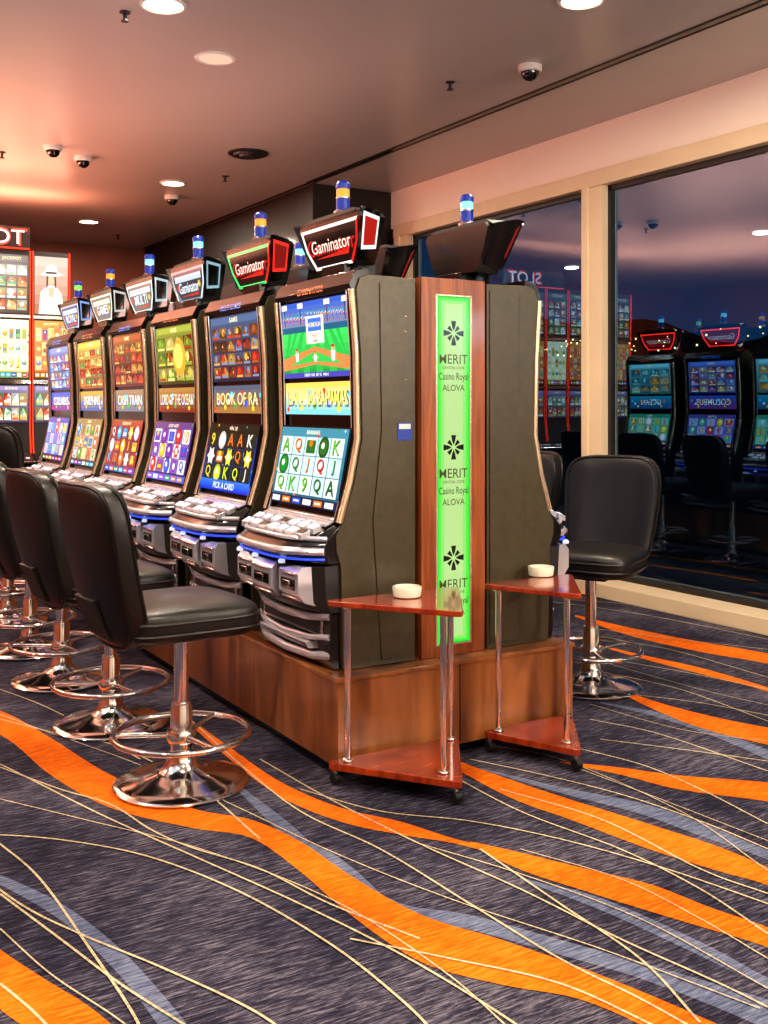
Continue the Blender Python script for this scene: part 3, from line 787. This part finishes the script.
ribbon([(400,735,737),(450,758,766),(510,780,798),(570,800,820),(650,825,850),(720,848,872),(768,868,886),(860,905,925)],O,z2)
ribbon([(560,762,763),(620,768,775),(680,776,790),(768,783,802),(860,795,820)],O,z2)
ribbon([(600,682,683),(650,700,708),(700,714,728),(768,728,745),(880,745,765)],O,z2)
ribbon([(575,615,617),(630,628,636),(700,642,652),(768,654,664),(880,680,690)],O,z2)
ribbon([(575,592,593),(620,596,600),(670,602,604),(700,607,608)],O,z2)
ribbon([(590,643,644),(650,657,661),(700,668,674),(768,688,692),(860,720,725)],O,z2)
ribbon([(-120,850,900),(-50,910,960),(0,950,1010),(45,980,1040),(90,1008,1070),(140,1050,1110)],O,z2)
ribbon([(225,775,778),(255,797,808),(290,824,843),(340,868,890),(400,903,918),(470,915,930),(560,940,955),(650,965,982),(768,1000,1030),(860,1030,1080)],BL,z1)
ribbon([(-60,855,860),(0,875,885),(60,903,920),(110,940,965),(150,980,1014),(200,1040,1090)],BL,z1)
ribbon([(480,768,769),(560,787,793),(640,803,814),(700,822,836),(768,850,860),(860,880,905)],BL,z1)
ribbon([(600,702,703),(660,713,718),(720,731,739),(768,750,760),(860,780,800)],BL,z1)
ribbon([(300,838,839),(330,852,862),(355,870,880),(380,893,894)],BL,z1)
ribbon([(520,878,880),(600,898,910),(700,942,956),(768,978,990),(860,1020,1040)],BL,z1)
for L in ([(-60,740),(0,765),(100,815),(200,860),(300,905),(400,955),(500,1015),(560,1060)],
 [(-60,838),(0,836),(70,842),(150,858),(240,893),(330,945),(400,1000),(440,1040)],
 [(-60,800),(0,845),(40,880),(90,950),(130,1010),(150,1050)],
 [(-40,860),(20,905),(80,935),(160,968),(250,1010),(300,1045)],
 [(0,895),(60,940),(120,985),(190,1030),(230,1060)],
 [(0,985),(30,1010),(60,1040)],
 [(0,768),(60,790),(110,805),(150,830),(190,848),(260,870),(330,905),(420,940)],
 [(190,720),(240,765),(300,812),(380,850),(470,905),(560,960),(640,1000),(720,1045)],
 [(260,760),(330,800),(420,845),(520,890),(620,940),(720,985),(800,1025)],
 [(300,790),(380,812),(470,822),(560,840),(660,868),(768,905),(850,935)],
 [(440,770),(520,812),(620,850),(700,890),(768,935),(840,980)],
 [(470,760),(540,775),(620,795),(700,822),(768,850)],
 [(560,745),(640,765),(700,790),(768,825)],[(600,740),(680,750),(768,762)],
 [(590,720),(660,735),(768,772)],[(600,672),(680,690),(768,722)],[(580,655),(680,672),(768,690)],
 [(585,628),(680,640),(768,650)],[(575,605),(660,618),(768,640)],[(600,692),(690,702),(768,716)],
 [(350,940),(450,960),(560,985),(660,1030)],[(480,850),(560,905),(640,960),(700,1024)],
 [(0,690),(40,705),(80,725),(140,760)],[(0,720),(60,735),(120,748),(200,790),(260,840)],
 [(570,600),(640,606),(768,622)],[(580,640),(660,648),(768,678)],[(500,790),(600,820),(700,870),(768,895)]):
    line(L,.0036)
for L in ([(-40,700),(40,730),(130,762),(220,800),(330,852),(450,900),(600,950),(760,1010)],
 [(0,800),(90,822),(200,850),(330,900),(440,970),(520,1040)],
 [(520,850),(620,880),(700,920),(768,960),(840,1000)],[(420,845),(520,875),(640,920),(768,990)],
 [(580,770),(660,800),(768,842)],[(590,705),(680,730),(768,742)],[(0,930),(50,975),(110,1015),(150,1045)],
 [(620,610),(700,626),(768,634)],[(600,662),(700,690),(768,706)],[(480,745),(560,760),(680,812),(768,872)]):
    line(L,.0024)
rr=random.Random(11)
def auto(x0,ya,yb,mat,w,z,amp=.25):
    ph=rr.uniform(0,6); n=60; P=[];Ws=[]
    for k in range(n+1):
        t=k/n; y=ya+(yb-ya)*t; P.append(Vector((x0+amp*math.sin(y*.8+ph)+.08*math.sin(y*2.1+ph*2),y,0))); Ws.append(w*(.15+.85*abs(math.sin(y*.9+ph))) if w>.01 else w)
    wline(P,Ws,mat,z)
for k in range(4): auto(-3.5+k*.75,-2.9,13.8,O,.06,z2)
for k in range(3): auto(-3.1+k*.8,-2.9,13.8,BL,.05,z1)
for k in range(12): auto(-3.7+k*.25,-2.9,13.8,M_cream,.005,ZL)
for k in range(3): auto(3.7+k*.6,-2.9,2.2,O,.06,z2)
for k in range(6): auto(3.6+k*.28,-2.9,2.2,M_cream,.005,ZL)
for k in range(2): auto(1.4+k*.8,-2.9,.9,O,.06,z2)
for k in range(4): auto(1.2+k*.4,-2.9,.9,M_cream,.005,ZL)
for k in range(5): auto(3.35+k*.4,5.6,13.8 if k<3 else 8.8,O if k%2 else M_cream,.04 if k%2 else .005,z2)
link('floor_carpet_pattern',cb.mesh('carpet_pattern',False))

# ---------------------------------------------------------------- added fill lights, no visible fittings
def area(name,loc,rot,sx,sy,E,col):
    L=bpy.data.lights.new(name,'AREA'); L.shape='RECTANGLE'; L.size=sx; L.size_y=sy; L.energy=E; L.color=col
    o=link(name,L,loc); o.rotation_euler=rot; return o
area('spine_ceiling_fill',(2.45,7.0,1.90),(math.pi,0,0),.18,2.8,22,(1,.58,.50))  # added upward fill along the spine, brightens the ceiling
area('bank_red_fill',(1.5,10.9,3.15),(math.pi,0,0),2.6,.3,40,(1,.34,.2))  # added red fill over the bank, imitates neon spill on the ceiling
area('red_ceiling_fill',(-.2,9.6,2.1),(math.pi,0,0),2.0,3,430,(1,.38,.24))  # unseen red fill left of view, added for the warm ceiling glow
area('offscreen_fill',(-.7,3.6,1.9),(math.pi,0,0),.6,2.0,50,(.5,.75,1))  # added blue fill outside the view, tints the upper-left ceiling
area('offscreen_fill',(-2.6,3.5,2.0),(math.pi,0,0),.5,6,70,(.75,.85,1))  # added cool upward fill, out of view on the left
area('offscreen_fill',(1.0,-2.7,2.3),(math.pi,0,0),6,.3,90,(1,.90,.80))  # added warm-white fill behind the camera, lifts the ceiling
area('offscreen_fill',(4.2,-1.5,2.2),(math.radians(125),0,math.radians(-22)),1.5,.4,150,(1,.9,.80))  # added fill out of view on the right, brightens the window header
w=bpy.data.worlds.new('dusk'); bpy.context.scene.world=w; w.use_nodes=True; nt=w.node_tree
bg=nt.nodes['Background']; tc=nt.nodes.new('ShaderNodeTexCoord'); sp=nt.nodes.new('ShaderNodeSeparateXYZ'); r=nt.nodes.new('ShaderNodeValToRGB')
nt.links.new(tc.outputs['Generated'],sp.inputs[0]); nt.links.new(sp.outputs['Z'],r.inputs['Fac']); nt.links.new(r.outputs['Color'],bg.inputs['Color'])
e=r.color_ramp.elements; e[0].position=0.08; e[0].color=C(16,62,100); e[1].position=.32; e[1].color=C(4,18,36)
bg.inputs['Strength'].default_value=.85

cam=bpy.data.cameras.new('camera'); co=link('camera',cam,(0,0,H)); co.rotation_euler=(math.pi/2,0,-math.atan2(SA,CA))
cam.sensor_width=36; cam.lens=F/1024*36; cam.shift_y=-(512-HY)/1024; cam.clip_start=.05; cam.clip_end=400
bpy.context.scene.camera=co
sc=bpy.context.scene
sc.view_settings.view_transform='Standard'; sc.view_settings.exposure=0.0
for lk in ('Medium High Contrast','Standard - Medium High Contrast'):
    try:
        sc.view_settings.look=lk; print('LOOK',lk); break
    except Exception as ex: pass
